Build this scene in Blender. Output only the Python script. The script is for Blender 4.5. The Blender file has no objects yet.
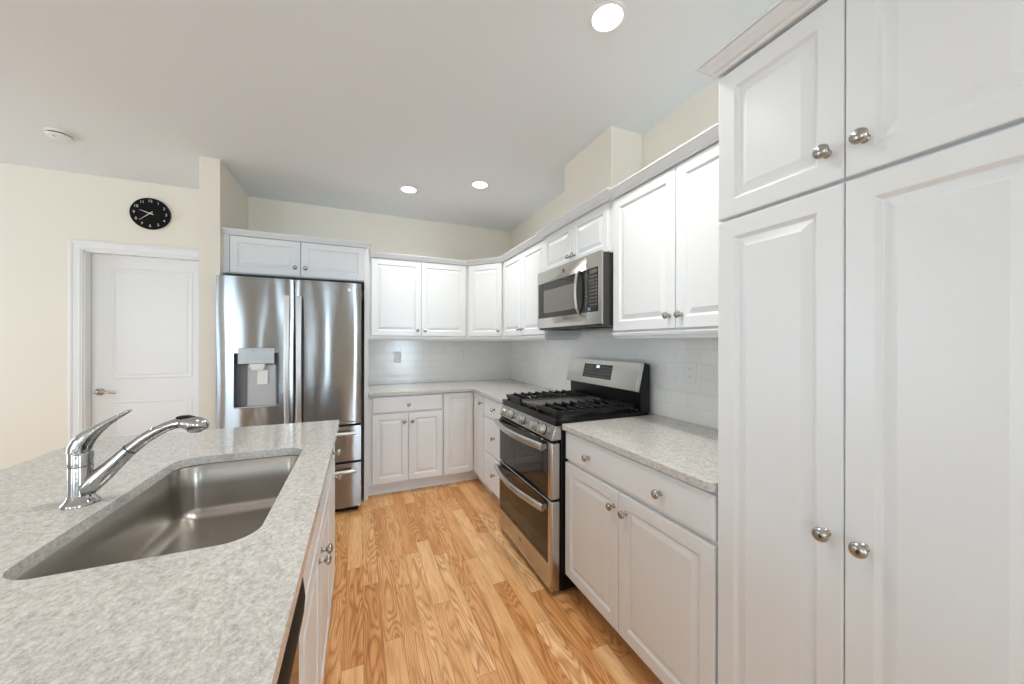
import bpy, bmesh, math, random
from mathutils import Vector, Matrix

random.seed(7)
S = bpy.context.scene
COL = S.collection
PI = math.pi

# ------------------------------------------------------------------ camera
cam_d = bpy.data.cameras.new('camera')
cam = bpy.data.objects.new('camera', cam_d)
COL.objects.link(cam)
S.camera = cam
FPX = 356.19
cam_d.sensor_fit = 'HORIZONTAL'
cam_d.sensor_width = 36.0
cam_d.lens = FPX / 1024 * 36.0
cam_d.shift_x = -0.31 / 1024
cam_d.shift_y = 1.23 / 1024
cam_d.clip_start = 0.02
CAM_H = 1.3411
cam.matrix_world = (Matrix.Translation((0, 0, CAM_H)) @ Matrix.Rotation(-math.radians(23.2223), 4, 'Z')
                    @ Matrix.Rotation(PI / 2, 4, 'X') @ Matrix.Rotation(0.0017, 4, 'Z'))

# ------------------------------------------------------------------ world, lights, exposure
S.view_settings.view_transform = 'Standard'
S.view_settings.look = 'None'
S.view_settings.gamma = 1.0
S.view_settings.use_curve_mapping = False
S.view_settings.exposure = -0.05
S.cycles.max_bounces = 10
S.cycles.diffuse_bounces = 6
S.cycles.glossy_bounces = 6
S.cycles.sample_clamp_indirect = 8.0
S.cycles.use_denoising = True

world = bpy.data.worlds.new('overcast_sky')
S.world = world
world.use_nodes = True
wn = world.node_tree.nodes['Background']
wn.inputs[0].default_value = (0.72, 0.86, 1.0, 1)
wn.inputs[1].default_value = 2.5

CEIL = 2.667
REAR_W = [84, 230, 230, 170]   # watts per metre of opening
XR, YB, XL, YF = 1.645, 3.908, -4.6, -4.2   # right, back, left, rear wall planes

def area(name, loc, rot, sx, sy, power, color, shape='RECTANGLE', spread=PI, portal=False):
    d = bpy.data.lights.new(name, 'AREA')
    d.shape = shape
    d.size = sx
    if shape == 'RECTANGLE':
        d.size_y = sy
    d.energy = power
    d.color = color
    d.spread = spread
    if portal:
        d.cycles.is_portal = True
    o = bpy.data.objects.new(name, d)
    o.location = loc
    o.rotation_euler = rot
    COL.objects.link(o)
    return o

DAY = (0.65, 0.845, 1.0)
WARM = (0.99, 0.98, 0.93)
# unseen windows, placed and sized for their light: (x0, x1) on the rear wall and (y0, y1) on the left wall, all z 0.25 .. 2.35
REAR_WIN = [(-4.3, -3.35), (-2.05, -1.85), (-1.0, -0.75), (0.95, 1.6)]  # rear openings narrowed and spaced to streak the refrigerator steel
LEFT_WIN = [(-2.4, -1.4), (2.2, 3.4)]
WZ0, WZ1 = 0.30, 2.35
for (a, b), w_ in zip(REAR_WIN, REAR_W):
    area('window_daylight', ((a + b) / 2, YF - 0.11, (WZ0 + WZ1) / 2), (PI / 2, 0, 0), b - a, WZ1 - WZ0, w_ * (b - a), DAY)
for a, b in LEFT_WIN:
    area('window_daylight', (XL - 0.11, (a + b) / 2, (WZ0 + WZ1) / 2), (PI / 2, 0, -PI / 2), b - a, WZ1 - WZ0, 34 * (b - a), DAY)
CANS = [(0.39, 3.18), (0.925, 2.845), (0.925, 1.18)]
FILL_CANS = [(0.0, 1.22), (-2.7, 2.3), (-2.2, -1.2)]  # added ceiling lights outside the view, fill for base cabinets and left room
CAN_W = [4.6, 6.6, 8.4, 6.0, 3.6, 3.6]

# ------------------------------------------------------------------ materials
def mat_new(name):
    m = bpy.data.materials.new(name)
    m.use_nodes = True
    return m, m.node_tree.nodes, m.node_tree.links, m.node_tree.nodes['Principled BSDF']

def mat(name, col, rough=0.5, metal=0.0, spec=0.5, coat=0.0, emit=None, es=0.0, trans=0.0):
    m, n, l, p = mat_new(name)
    p.inputs['Base Color'].default_value = (*col, 1)
    p.inputs['Roughness'].default_value = rough
    p.inputs['Metallic'].default_value = metal
    p.inputs['Specular IOR Level'].default_value = spec
    p.inputs['Coat Weight'].default_value = coat
    p.inputs['Coat Roughness'].default_value = 0.05
    p.inputs['Transmission Weight'].default_value = trans
    if emit:
        p.inputs['Emission Color'].default_value = (*emit, 1)
        p.inputs['Emission Strength'].default_value = es
    return m

def N(nodes, t, **kw):
    n = nodes.new(t)
    for k, v in kw.items():
        setattr(n, k, v)
    return n

def mathn(nodes, links, op, a, b=None, c=None):
    n = nodes.new('ShaderNodeMath')
    n.operation = op
    for i, v in enumerate((a, b, c)):
        if v is None:
            continue
        if isinstance(v, (int, float)):
            n.inputs[i].default_value = v
        else:
            links.new(v, n.inputs[i])
    return n.outputs[0]

def ramp(nodes, links, fac, stops):
    r = nodes.new('ShaderNodeValToRGB')
    e = r.color_ramp.elements
    while len(e) < len(stops):
        e.new(0.5)
    for el, (pos, c) in zip(e, stops):
        el.position = pos
        el.color = (*c, 1) if len(c) == 3 else c
    links.new(fac, r.inputs[0])
    return r.outputs[0]

def painted(name, col, rough, bump=0.02, scale=260):
    m, n, l, p = mat_new(name)
    p.inputs['Base Color'].default_value = (*col, 1)
    p.inputs['Roughness'].default_value = rough
    tc = n.new('ShaderNodeTexCoord')
    no = n.new('ShaderNodeTexNoise')
    no.inputs['Scale'].default_value = scale
    l.new(tc.outputs['Object'], no.inputs['Vector'])
    b = n.new('ShaderNodeBump')
    b.inputs['Strength'].default_value = bump
    b.inputs['Distance'].default_value = 0.002
    l.new(no.outputs[0], b.inputs['Height'])
    l.new(b.outputs[0], p.inputs['Normal'])
    return m

def brushed(name, col, rough=0.22, aniso=0.75, wav=0.0, rot=0.25):
    m, n, l, p = mat_new(name)
    p.inputs['Metallic'].default_value = 1.0
    p.inputs['Roughness'].default_value = rough
    p.inputs['Anisotropic'].default_value = aniso
    p.inputs['Anisotropic Rotation'].default_value = rot
    t = n.new('ShaderNodeTangent')
    t.direction_type = 'RADIAL'
    t.axis = 'Z'
    l.new(t.outputs[0], p.inputs['Tangent'])
    tc = n.new('ShaderNodeTexCoord')
    mp = n.new('ShaderNodeMapping')
    mp.inputs['Scale'].default_value = (3, 3, 900)
    l.new(tc.outputs['Object'], mp.inputs[0])
    no = n.new('ShaderNodeTexNoise')
    no.inputs['Scale'].default_value = 1.0
    no.inputs['Detail'].default_value = 2
    l.new(mp.outputs[0], no.inputs['Vector'])
    c2 = tuple(x * 0.88 for x in col)
    l.new(ramp(n, l, no.outputs[0], [(0.3, c2), (0.7, col)]), p.inputs['Base Color'])
    if wav:
        m2 = n.new('ShaderNodeMapping')
        m2.inputs['Scale'].default_value = (7, 7, 1.6)
        l.new(tc.outputs['Object'], m2.inputs[0])
        n2 = n.new('ShaderNodeTexNoise')
        n2.inputs['Scale'].default_value = 1.0
        n2.inputs['Detail'].default_value = 0
        l.new(m2.outputs[0], n2.inputs['Vector'])
        b = n.new('ShaderNodeBump')
        b.inputs['Strength'].default_value = 1.0
        b.inputs['Distance'].default_value = wav
        l.new(n2.outputs[0], b.inputs['Height'])
        l.new(b.outputs[0], p.inputs['Normal'])
    return m

M = {}
M['cab'] = painted('white_cabinet_paint', (0.76, 0.775, 0.79), 0.32, 0.01, 90)
M['cabin'] = mat('cabinet_box_white', (0.72, 0.72, 0.72), 0.45)
M['wall'] = painted('cream_wall_paint', (0.81, 0.755, 0.66), 0.75, 0.05)
M['ceil'] = painted('white_ceiling_paint', (0.78, 0.815, 0.835), 0.85, 0.05)
M['trim'] = painted('white_trim_paint', (0.80, 0.80, 0.80), 0.35, 0.01)
M['nickel'] = mat('brushed_nickel', (0.42, 0.40, 0.37), 0.24, 1.0)
M['chrome'] = mat('polished_chrome', (0.46, 0.465, 0.475), 0.05, 1.0)
M['satin'] = mat('satin_steel', (0.46, 0.455, 0.445), 0.32, 1.0)
M['steel'] = brushed('brushed_steel_fridge', (0.30, 0.30, 0.30), 0.19, 0.90, 0.005)
M['steel2'] = brushed('brushed_steel_range', (0.58, 0.56, 0.53), 0.24, 0.7)
M['steelh'] = brushed('brushed_steel_handle', (0.60, 0.59, 0.57), 0.30, 0.5)
M['dsteel'] = brushed('brushed_steel_dispenser', (0.40, 0.41, 0.42), 0.30, 0.5)
M['sink'] = brushed('brushed_steel_sink', (0.50, 0.475, 0.445), 0.27, 0.55)
M['black'] = mat('black_enamel', (0.006, 0.006, 0.006), 0.28, spec=0.3)
M['blackm'] = mat('matte_black', (0.006, 0.006, 0.006), 0.6, spec=0.2)
M['glass'] = mat('black_oven_glass', (0.012, 0.010, 0.008), 0.03, 0, 0.42)
M['iron'] = mat('cast_iron', (0.008, 0.008, 0.008), 0.38, spec=0.35)
M['griddle'] = mat('grey_griddle_plate', (0.15, 0.14, 0.13), 0.45, 0.6)
M['dgrey'] = mat('dark_grey_steel_side', (0.055, 0.052, 0.05), 0.35, 0.3)
M['mesh'] = mat('grey_window_mesh', (0.17, 0.155, 0.14), 0.12, 0.0, 0.4)
M['lens'] = mat('lit_lens', (1, 1, 1), 0.5, emit=(1.0, 0.96, 0.88), es=12.0)
M['plastic'] = mat('white_plastic', (0.80, 0.80, 0.785), 0.4)
M['slot'] = mat('dark_slot', (0.03, 0.03, 0.03), 0.6)
M['lplastic'] = mat('light_grey_plastic', (0.52, 0.53, 0.55), 0.3)
M['recess'] = mat('recess_grey_plastic', (0.13, 0.13, 0.135), 0.35)
M['clockface'] = mat('black_clock_face', (0.004, 0.004, 0.004), 0.6, spec=0.15)
M['clockmark'] = mat('pale_clock_marks', (0.62, 0.60, 0.55), 0.5)
M['hand'] = mat('pale_hand', (0.80, 0.70, 0.62), 0.4)
M['mark'] = mat('grey_print', (0.30, 0.30, 0.30), 0.5)
M['badge'] = mat('badge_grey', (0.22, 0.215, 0.21), 0.3, 0.8)
M['badgel'] = mat('badge_light', (0.75, 0.75, 0.75), 0.3, 0.3)
M['lcd'] = mat('lit_clock_digits', (0.6, 0.7, 0.75), 0.4, emit=(0.75, 0.9, 1.0), es=1.2)
M['keys'] = mat('faint_key_print', (0.10, 0.10, 0.10), 0.4)
M['panel'] = mat('charcoal_touch_panel', (0.035, 0.033, 0.031), 0.2)
M['winframe'] = mat('white_vinyl_frame', (0.8, 0.8, 0.8), 0.4)

def quartz():
    m, n, l, p = mat_new('beige_quartz')
    tc = n.new('ShaderNodeTexCoord')
    def noise(scale, detail, rough=0.6, stretch=None, dist=0.0):
        src = tc.outputs['Object']
        if stretch:
            mp = n.new('ShaderNodeMapping')
            mp.inputs['Scale'].default_value = stretch
            mp.inputs['Rotation'].default_value = (0, 0, 0.5)
            l.new(src, mp.inputs[0])
            src = mp.outputs[0]
        no = n.new('ShaderNodeTexNoise')
        no.inputs['Scale'].default_value = scale
        no.inputs['Detail'].default_value = detail
        no.inputs['Roughness'].default_value = rough
        no.inputs['Distortion'].default_value = dist
        l.new(src, no.inputs['Vector'])
        return no.outputs[0]
    base = ramp(n, l, noise(120, 6, 0.72, (1.0, 0.75, 1), 0.2),
                [(0.28, (0.35, 0.33, 0.305)), (0.44, (0.515, 0.495, 0.47)), (0.56, (0.615, 0.60, 0.575)), (0.70, (0.74, 0.73, 0.71))])
    blot = ramp(n, l, noise(34, 5, 0.7, (1, 0.5, 1), 0.5), [(0.30, (0.74, 0.71, 0.68)), (0.44, (1, 1, 1))])
    fine = ramp(n, l, noise(380, 2, 0.5), [(0.33, (0.72, 0.70, 0.67)), (0.50, (1, 1, 1))])
    mx = n.new('ShaderNodeMix'); mx.data_type = 'RGBA'; mx.blend_type = 'MULTIPLY'
    mx.inputs[0].default_value = 0.8
    l.new(base, mx.inputs[6]); l.new(blot, mx.inputs[7])
    my = n.new('ShaderNodeMix'); my.data_type = 'RGBA'; my.blend_type = 'MULTIPLY'
    my.inputs[0].default_value = 0.55
    l.new(mx.outputs[2], my.inputs[6]); l.new(fine, my.inputs[7])
    l.new(my.outputs[2], p.inputs['Base Color'])
    p.inputs['Roughness'].default_value = 0.10
    p.inputs['Specular IOR Level'].default_value = 0.5
    return m
M['quartz'] = quartz()

def tile(name, axis):
    m, n, l, p = mat_new(name)
    tc = n.new('ShaderNodeTexCoord')
    sp = n.new('ShaderNodeSeparateXYZ')
    l.new(tc.outputs['Object'], sp.inputs[0])
    cb = n.new('ShaderNodeCombineXYZ')
    l.new(mathn(n, l, 'ADD', sp.outputs[axis], 10.03), cb.inputs[0])
    l.new(mathn(n, l, 'SUBTRACT', sp.outputs[2], 0.918 - 0.0787 * 20), cb.inputs[1])
    br = n.new('ShaderNodeTexBrick')
    br.offset = 0.5
    br.inputs['Scale'].default_value = 1.0
    br.inputs['Brick Width'].default_value = 0.1545
    br.inputs['Row Height'].default_value = 0.0787
    br.inputs['Mortar Size'].default_value = 0.0011
    br.inputs['Mortar Smooth'].default_value = 0.3
    br.inputs['Color1'].default_value = (0.85, 0.835, 0.815, 1)
    br.inputs['Color2'].default_value = (0.82, 0.805, 0.785, 1)
    br.inputs['Mortar'].default_value = (0.70, 0.70, 0.69, 1)
    l.new(cb.outputs[0], br.inputs['Vector'])
    l.new(br.outputs['Color'], p.inputs['Base Color'])
    b = n.new('ShaderNodeBump')
    b.invert = True
    b.inputs['Strength'].default_value = 0.5
    b.inputs['Distance'].default_value = 0.0008
    l.new(br.outputs['Fac'], b.inputs['Height'])
    l.new(b.outputs[0], p.inputs['Normal'])
    p.inputs['Roughness'].default_value = 0.16
    return m
M['tile_r'] = tile('white_subway_tile_right', 1)
M['tile_b'] = tile('white_subway_tile_back', 0)

def oak():
    m, n, l, p = mat_new('oak_strip_floor')
    tc = n.new('ShaderNodeTexCoord')
    sp = n.new('ShaderNodeSeparateXYZ')
    l.new(tc.outputs['Object'], sp.inputs[0])
    X, Y = sp.outputs[0], sp.outputs[1]
    W = 0.0833
    xs = mathn(n, l, 'DIVIDE', mathn(n, l, 'SUBTRACT', X, 0.018), W)
    row = mathn(n, l, 'FLOOR', xs)
    fx = mathn(n, l, 'FRACT', xs)
    wn1 = n.new('ShaderNodeTexWhiteNoise'); wn1.noise_dimensions = '1D'
    l.new(row, wn1.inputs['W'])
    rl = mathn(n, l, 'MULTIPLY_ADD', wn1.outputs[0], 0.5, 0.62)
    ys = mathn(n, l, 'DIVIDE', mathn(n, l, 'MULTIPLY_ADD', wn1.outputs[0], 7.3, Y), rl)
    idx = mathn(n, l, 'FLOOR', ys)
    fy = mathn(n, l, 'FRACT', ys)
    cv = n.new('ShaderNodeCombineXYZ')
    l.new(row, cv.inputs[0]); l.new(idx, cv.inputs[1])
    wn2 = n.new('ShaderNodeTexWhiteNoise'); wn2.noise_dimensions = '2D'
    l.new(cv.outputs[0], wn2.inputs['Vector'])
    rnd = wn2.outputs[0]
    rc = wn2.outputs[1]
    sc = n.new('ShaderNodeSeparateColor')
    l.new(rc, sc.inputs[0])
    # grain coordinates, shifted for each board
    gv = n.new('ShaderNodeCombineXYZ')
    l.new(mathn(n, l, 'MULTIPLY_ADD', sc.outputs[0], 3.7, X), gv.inputs[0])
    l.new(mathn(n, l, 'MULTIPLY_ADD', sc.outputs[1], 9.1, Y), gv.inputs[1])
    l.new(mathn(n, l, 'MULTIPLY', sc.outputs[2], 5.0), gv.inputs[2])
    # broad noise whose level lines give cathedral figures
    mp = n.new('ShaderNodeMapping'); mp.inputs['Scale'].default_value = (10, 1.25, 1)
    l.new(gv.outputs[0], mp.inputs[0])
    nb = n.new('ShaderNodeTexNoise'); nb.inputs['Scale'].default_value = 1.0; nb.inputs['Detail'].default_value = 1.5
    nb.inputs['Roughness'].default_value = 0.45
    l.new(mp.outputs[0], nb.inputs['Vector'])
    lines = mathn(n, l, 'FRACT', mathn(n, l, 'MULTIPLY', nb.outputs[0], 24.0))
    tri = mathn(n, l, 'ABSOLUTE', mathn(n, l, 'SUBTRACT', lines, 0.55))
    cath = ramp(n, l, tri, [(0.0, (1, 1, 1)), (0.14, (0.55, 0.55, 0.55)), (0.36, (0, 0, 0))])
    # fine streaks
    mp2 = n.new('ShaderNodeMapping'); mp2.inputs['Scale'].default_value = (330, 7, 1)
    l.new(gv.outputs[0], mp2.inputs[0])
    nf = n.new('ShaderNodeTexNoise'); nf.inputs['Scale'].default_value = 1.0; nf.inputs['Detail'].default_value = 3
    l.new(mp2.outputs[0], nf.inputs['Vector'])
    # soft mottling
    mp3 = n.new('ShaderNodeMapping'); mp3.inputs['Scale'].default_value = (22, 3.5, 1)
    l.new(gv.outputs[0], mp3.inputs[0])
    nm = n.new('ShaderNodeTexNoise'); nm.inputs['Scale'].default_value = 1.0; nm.inputs['Detail'].default_value = 2
    l.new(mp3.outputs[0], nm.inputs['Vector'])
    base = ramp(n, l, rnd, [(0.0, (0.66, 0.325, 0.125)), (0.22, (0.72, 0.385, 0.16)), (0.5, (0.78, 0.45, 0.21)), (0.8, (0.83, 0.51, 0.255)), (1.0, (0.86, 0.57, 0.32))])
    def mul(a, colr, fac):
        x = n.new('ShaderNodeMix'); x.data_type = 'RGBA'; x.blend_type = 'MULTIPLY'
        if isinstance(fac, float):
            x.inputs[0].default_value = fac
        else:
            l.new(fac, x.inputs[0])
        l.new(a, x.inputs[6])
        if isinstance(colr, tuple):
            x.inputs[7].default_value = (*colr, 1)
        else:
            l.new(colr, x.inputs[7])
        return x.outputs[2]
    cs_ = n.new('ShaderNodeMapRange'); cs_.interpolation_type = 'SMOOTHSTEP'
    cs_.inputs['From Min'].default_value = 0.30; cs_.inputs['From Max'].default_value = 0.62
    cs_.inputs['To Min'].default_value = 0.12; cs_.inputs['To Max'].default_value = 1.0
    l.new(sc.outputs[1], cs_.inputs['Value'])
    cathf = mathn(n, l, 'MULTIPLY', cath, cs_.outputs[0])
    c = mul(base, (0.66, 0.50, 0.34), cathf)
    c = mul(c, ramp(n, l, nf.outputs[0], [(0.36, (0.76, 0.66, 0.54)), (0.58, (1.04, 1.04, 1.04))]), 0.75)
    c = mul(c, ramp(n, l, nm.outputs[0], [(0.33, (0.82, 0.74, 0.64)), (0.55, (1.03, 1.03, 1.03))]), 0.8)
    # seams between boards
    ex = mathn(n, l, 'MINIMUM', fx, mathn(n, l, 'SUBTRACT', 1.0, fx))
    ex = mathn(n, l, 'MULTIPLY', ex, W)
    ey = mathn(n, l, 'MINIMUM', fy, mathn(n, l, 'SUBTRACT', 1.0, fy))
    ey = mathn(n, l, 'MULTIPLY', ey, rl)
    e = mathn(n, l, 'MINIMUM', ex, ey)
    seam = ramp(n, l, mathn(n, l, 'DIVIDE', e, 0.0016), [(0.25, (0.40, 0.30, 0.20)), (0.9, (1, 1, 1))])
    c = mul(c, seam, 0.85)
    l.new(c, p.inputs['Base Color'])
    p.inputs['Roughness'].default_value = 0.30
    p.inputs['Specular IOR Level'].default_value = 0.42
    b = n.new('ShaderNodeBump'); b.inputs['Strength'].default_value = 0.12; b.inputs['Distance'].default_value = 0.0008
    l.new(nf.outputs[0], b.inputs['Height'])
    l.new(b.outputs[0], p.inputs['Normal'])
    return m
M['oak'] = oak()

# ------------------------------------------------------------------ mesh helpers
class MB:
    """collects shapes in world coordinates; build() links them as one mesh object"""
    def __init__(self):
        self.v, self.f = [], []
    def add(self, vs, fs):
        b = len(self.v)
        self.v += [tuple(x) for x in vs]
        self.f += [tuple(i + b for i in f) for f in fs]
        return self
    def box(self, x0, y0, z0, x1, y1, z1):
        x0, x1 = min(x0, x1), max(x0, x1); y0, y1 = min(y0, y1), max(y0, y1); z0, z1 = min(z0, z1), max(z0, z1)
        v = [(x0, y0, z0), (x1, y0, z0), (x1, y1, z0), (x0, y1, z0), (x0, y0, z1), (x1, y0, z1), (x1, y1, z1), (x0, y1, z1)]
        return self.add(v, [(0, 3, 2, 1), (4, 5, 6, 7), (0, 1, 5, 4), (1, 2, 6, 5), (2, 3, 7, 6), (3, 0, 4, 7)])
    def prism(self, pts, z0, z1):
        n = len(pts)
        v = [(p[0], p[1], z0) for p in pts] + [(p[0], p[1], z1) for p in pts]
        return self.add(v, [tuple(range(n - 1, -1, -1)), tuple(range(n, 2 * n))] + [(i, (i + 1) % n, (i + 1) % n + n, i + n) for i in range(n)])
    def extrude(self, pts3, d):
        n = len(pts3); d = Vector(d)
        v = [Vector(p) for p in pts3] + [Vector(p) + d for p in pts3]
        return self.add(v, [tuple(range(n - 1, -1, -1)), tuple(range(n, 2 * n))] + [(i, (i + 1) % n, (i + 1) % n + n, i + n) for i in range(n)])
    def loft(self, rings, cap0=True, cap1=True, closed=True):
        n = len(rings[0]); v = [p for r in rings for p in r]; f = []
        for k in range(len(rings) - 1):
            for i in range(n if closed else n - 1):
                j = (i + 1) % n
                f.append((k * n + i, k * n + j, (k + 1) * n + j, (k + 1) * n + i))
        if cap0: f.append(tuple(range(n - 1, -1, -1)))
        if cap1: f.append(tuple((len(rings) - 1) * n + i for i in range(n)))
        return self.add(v, f)
    def lathe(self, o, ax, prof, seg=24, cap0=True, cap1=True):
        o = Vector(o); ax = Vector(ax).normalized()
        a = ax.orthogonal().normalized(); b = ax.cross(a)
        rings = []
        for r, d in prof:
            r = max(r, 1e-5)
            rings.append([o + ax * d + (a * math.cos(t) + b * math.sin(t)) * r for t in (2 * PI * i / seg for i in range(seg))])
        return self.loft(rings, cap0, cap1)
    def tube(self, pts, rad, seg=14, up=(0, 0, 1), flat=1.0, caps=True):
        """sweep; rad is a number or one per point (or pairs side, up)"""
        pts = [Vector(p) for p in pts]; rings = []
        for i, p in enumerate(pts):
            t = (pts[min(i + 1, len(pts) - 1)] - pts[max(i - 1, 0)]).normalized()
            s = t.cross(Vector(up))
            if s.length < 1e-4: s = t.orthogonal()
            s.normalize(); w = s.cross(t).normalized()
            r = rad[i] if isinstance(rad, (list, tuple)) else rad
            ra, rb = r if isinstance(r, (list, tuple)) else (r, r * flat)
            rings.append([p + s * ra * math.cos(2 * PI * k / seg) + w * rb * math.sin(2 * PI * k / seg) for k in range(seg)])
        return self.loft(rings, caps, caps)
    def sweep(self, path, prof):
        """prof: closed (out, z) polygon swept along an XY polyline, 'out' to the right of travel, mitred"""
        path = [Vector((p[0], p[1])) for p in path]; rings = []
        dirs = [(path[i + 1] - path[i]).normalized() for i in range(len(path) - 1)]
        for i, p in enumerate(path):
            n0 = Vector((dirs[max(i - 1, 0)].y, -dirs[max(i - 1, 0)].x)); n1 = Vector((dirs[min(i, len(dirs) - 1)].y, -dirs[min(i, len(dirs) - 1)].x))
            m = (n0 + n1); m /= max(1e-6, (1 + n0.dot(n1)))
            rings.append([(p.x + m.x * o, p.y + m.y * o, z) for o, z in prof])
        return self.loft(rings)
    def build(self, name, m, parent=None, bevel=0.0, seg=2, smooth=35, origin=None, base=False):
        me = bpy.data.meshes.new(name)
        xs = list(zip(*self.v))
        c = Vector([(min(a) + max(a)) / 2 for a in xs])
        if base: c.z = min(xs[2])
        if origin is not None: c = Vector(origin)
        me.from_pydata([Vector(v) - c for v in self.v], [], self.f)
        me.update()
        bm = bmesh.new(); bm.from_mesh(me)
        bmesh.ops.recalc_face_normals(bm, faces=bm.faces)
        bm.to_mesh(me); bm.free()
        if smooth:
            for p in me.polygons: p.use_smooth = True
            me.set_sharp_from_angle(angle=math.radians(smooth))
        me.materials.append(m if not isinstance(m, str) else M[m])
        o = bpy.data.objects.new(name, me)
        COL.objects.link(o)
        o['_w'] = list(c)
        o.location = c - (Vector(parent['_w']) if parent else Vector((0, 0, 0)))
        o.parent = parent
        if bevel:
            bv = o.modifiers.new('edge', 'BEVEL')
            bv.width = bevel; bv.segments = seg; bv.limit_method = 'ANGLE'; bv.angle_limit = math.radians(50)
            bv.harden_normals = False
        return o

def thing(name, label, cat, loc, group=None):
    o = bpy.data.objects.new(name, None)
    o.empty_display_size = 0.05
    o.location = loc; o['_w'] = list(loc)
    COL.objects.link(o)
    o['label'] = label; o['category'] = cat
    if group: o['group'] = group
    return o
def tag(o, label, cat, group=None):
    o['label'] = label; o['category'] = cat
    if group: o['group'] = group
    return o
def struct(o):
    o['kind'] = 'structure'
    return o
def plabel(o, s):
    o['label'] = s
    return o

def rrect(cx, cy, hx, hy, r, n=8):
    pts = []
    for sx, sy, a0 in ((1, 1, 0), (-1, 1, 90), (-1, -1, 180), (1, -1, 270)):
        for k in range(n + 1):
            a = math.radians(a0 + 90 * k / n)
            pts.append((cx + sx * (hx - r) + r * math.cos(a), cy + sy * (hy - r) + r * math.sin(a)))
    return pts

def panel_rings(o, u, n, w, h, rings):
    o, u, n = Vector(o), Vector(u), Vector(n); z = Vector((0, 0, 1)); out = []
    for ins, d in rings:
        out.append([o + u * ins + z * ins + n * d, o + u * (w - ins) + z * ins + n * d,
                    o + u * (w - ins) + z * (h - ins) + n * d, o + u * ins + z * (h - ins) + n * d])
    return out

KNOB = [(0.0095, 0), (0.0095, 0.002), (0.0068, 0.004), (0.0055, 0.009), (0.0058, 0.014), (0.0105, 0.0175), (0.0152, 0.0205),
        (0.0165, 0.0235), (0.0152, 0.0275), (0.0110, 0.0305), (0.0055, 0.032), (0.0, 0.0325)]
KNOB = [(r_ * 1.0, d_ * 1.12) for r_, d_ in KNOB]
def knob(parent, p, n):
    return MB().lathe(p, n, KNOB, 20).build('knob', M['nickel'], parent, smooth=40)

TH = 0.02
def door(parent, o, u, n, w, h, knobs=(), stile=0.050, name='door', bev=0.036):
    """raised-panel door; o is its lower corner on the box face, knobs in (along u, up)"""
    bev = min(bev, min(w, h) * 0.14)
    rings = [(0, 0.001), (0, 0.0165), (0.0012, 0.0190), (0.004, TH), (stile, TH), (stile + 0.0015, 0.0192), (stile + 0.0095, 0.0118),
             (stile + 0.0125, 0.0112), (stile + 0.0145, 0.0116), (stile + bev - 0.002, 0.0185), (stile + bev, 0.0190)]
    d = MB().loft(panel_rings(o, u, n, w, h, rings)).build(name, M['cab'], parent, smooth=12)
    for ku, kz in knobs:
        knob(d, Vector(o) + Vector(u) * ku + Vector((0, 0, kz)) + Vector(n) * TH, n)
    return d
def drawer(parent, o, u, n, w, h, knobs=()):
    rings = [(0, 0.001), (0, 0.0145), (0.0015, 0.0168), (0.012, TH)]
    d = MB().loft(panel_rings(o, u, n, w, h, rings)).build('drawer', M['cab'], parent, smooth=12)
    for ku, kz in knobs:
        knob(d, Vector(o) + Vector(u) * ku + Vector((0, 0, kz)) + Vector(n) * TH, n)
    return d

def text_part(name, s, size, m, parent, loc, u, n, depth=0.0006):
    cu = bpy.data.curves.new('t', 'FONT')
    cu.body = s; cu.size = size; cu.align_x = 'CENTER'; cu.align_y = 'CENTER'; cu.extrude = depth / 2
    t = bpy.data.objects.new('t', cu)
    COL.objects.link(t)
    me = bpy.data.meshes.new_from_object(t.evaluated_get(bpy.context.evaluated_depsgraph_get()))
    bpy.data.objects.remove(t)
    u, n = Vector(u), Vector(n)
    v = n.cross(u)
    R = Matrix((u, v, n)).transposed()
    vs = [Vector(loc) + R @ q.co for q in me.vertices]
    mb = MB().add(vs, [tuple(p.vertices) for p in me.polygons])
    return mb.build(name, m, parent, smooth=0)

UX, UY, UZ = Vector((1, 0, 0)), Vector((0, 1, 0)), Vector((0, 0, 1))

# ================================================================== SETTING
struct(MB().box(XL, YF, -0.06, XR, YB + 0.25, 0).build('floor', M['oak'], origin=(0, 0, 0), smooth=0))
struct(MB().box(XL, YF, CEIL, XR, YB, CEIL + 0.08).build('ceiling', M['ceil'], origin=(0, 0, 0), smooth=0))
struct(MB().box(XR, YF, 0, XR + 0.12, YB, CEIL).build('wall_right', M['wall'], origin=(0, 0, 0), smooth=0))
DX0, DX1, DZ = -2.003, -1.190, 2.074
wb = MB()
wb.box(XL, YB, 0, DX0, YB + 0.12, CEIL)
wb.box(DX1, YB, 0, XR + 0.12, YB + 0.12, CEIL)
wb.box(DX0, YB, DZ, DX1, YB + 0.12, CEIL)
struct(wb.build('wall_back', M['wall'], origin=(0, 0, 0), smooth=0))
struct(MB().box(-1.047, 3.197, 0, -0.927, YB - 0.001, CEIL - 0.001).build('wall_partition', M['wall'], origin=(0, 0, 0), smooth=0))
struct(MB().box(1.403, 1.752, 2.152, XR - 0.001, 2.286, CEIL - 0.001).build('wall_chase', M['wall'], origin=(0, 0, 0), smooth=0))
def wall_with_windows(name, wins, along):
    mb = MB()
    lo, hi = (XL, XR) if along == 0 else (YF, YB)
    def seg(a, b, z0, z1):
        if along == 0: mb.box(a, YF - 0.12, z0, b, YF, z1)
        else: mb.box(XL - 0.12, a, z0, XL, b, z1)
    p = lo
    for a, b in wins:
        seg(p, a, 0, CEIL); seg(a, b, 0, WZ0); seg(a, b, WZ1, CEIL); p = b
    seg(p, hi, 0, CEIL)
    struct(mb.build(name, M['wall'], origin=(0, 0, 0), smooth=0))
wall_with_windows('wall_front', REAR_WIN, 0)
wall_with_windows('wall_left', LEFT_WIN, 1)
k = 0
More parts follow.
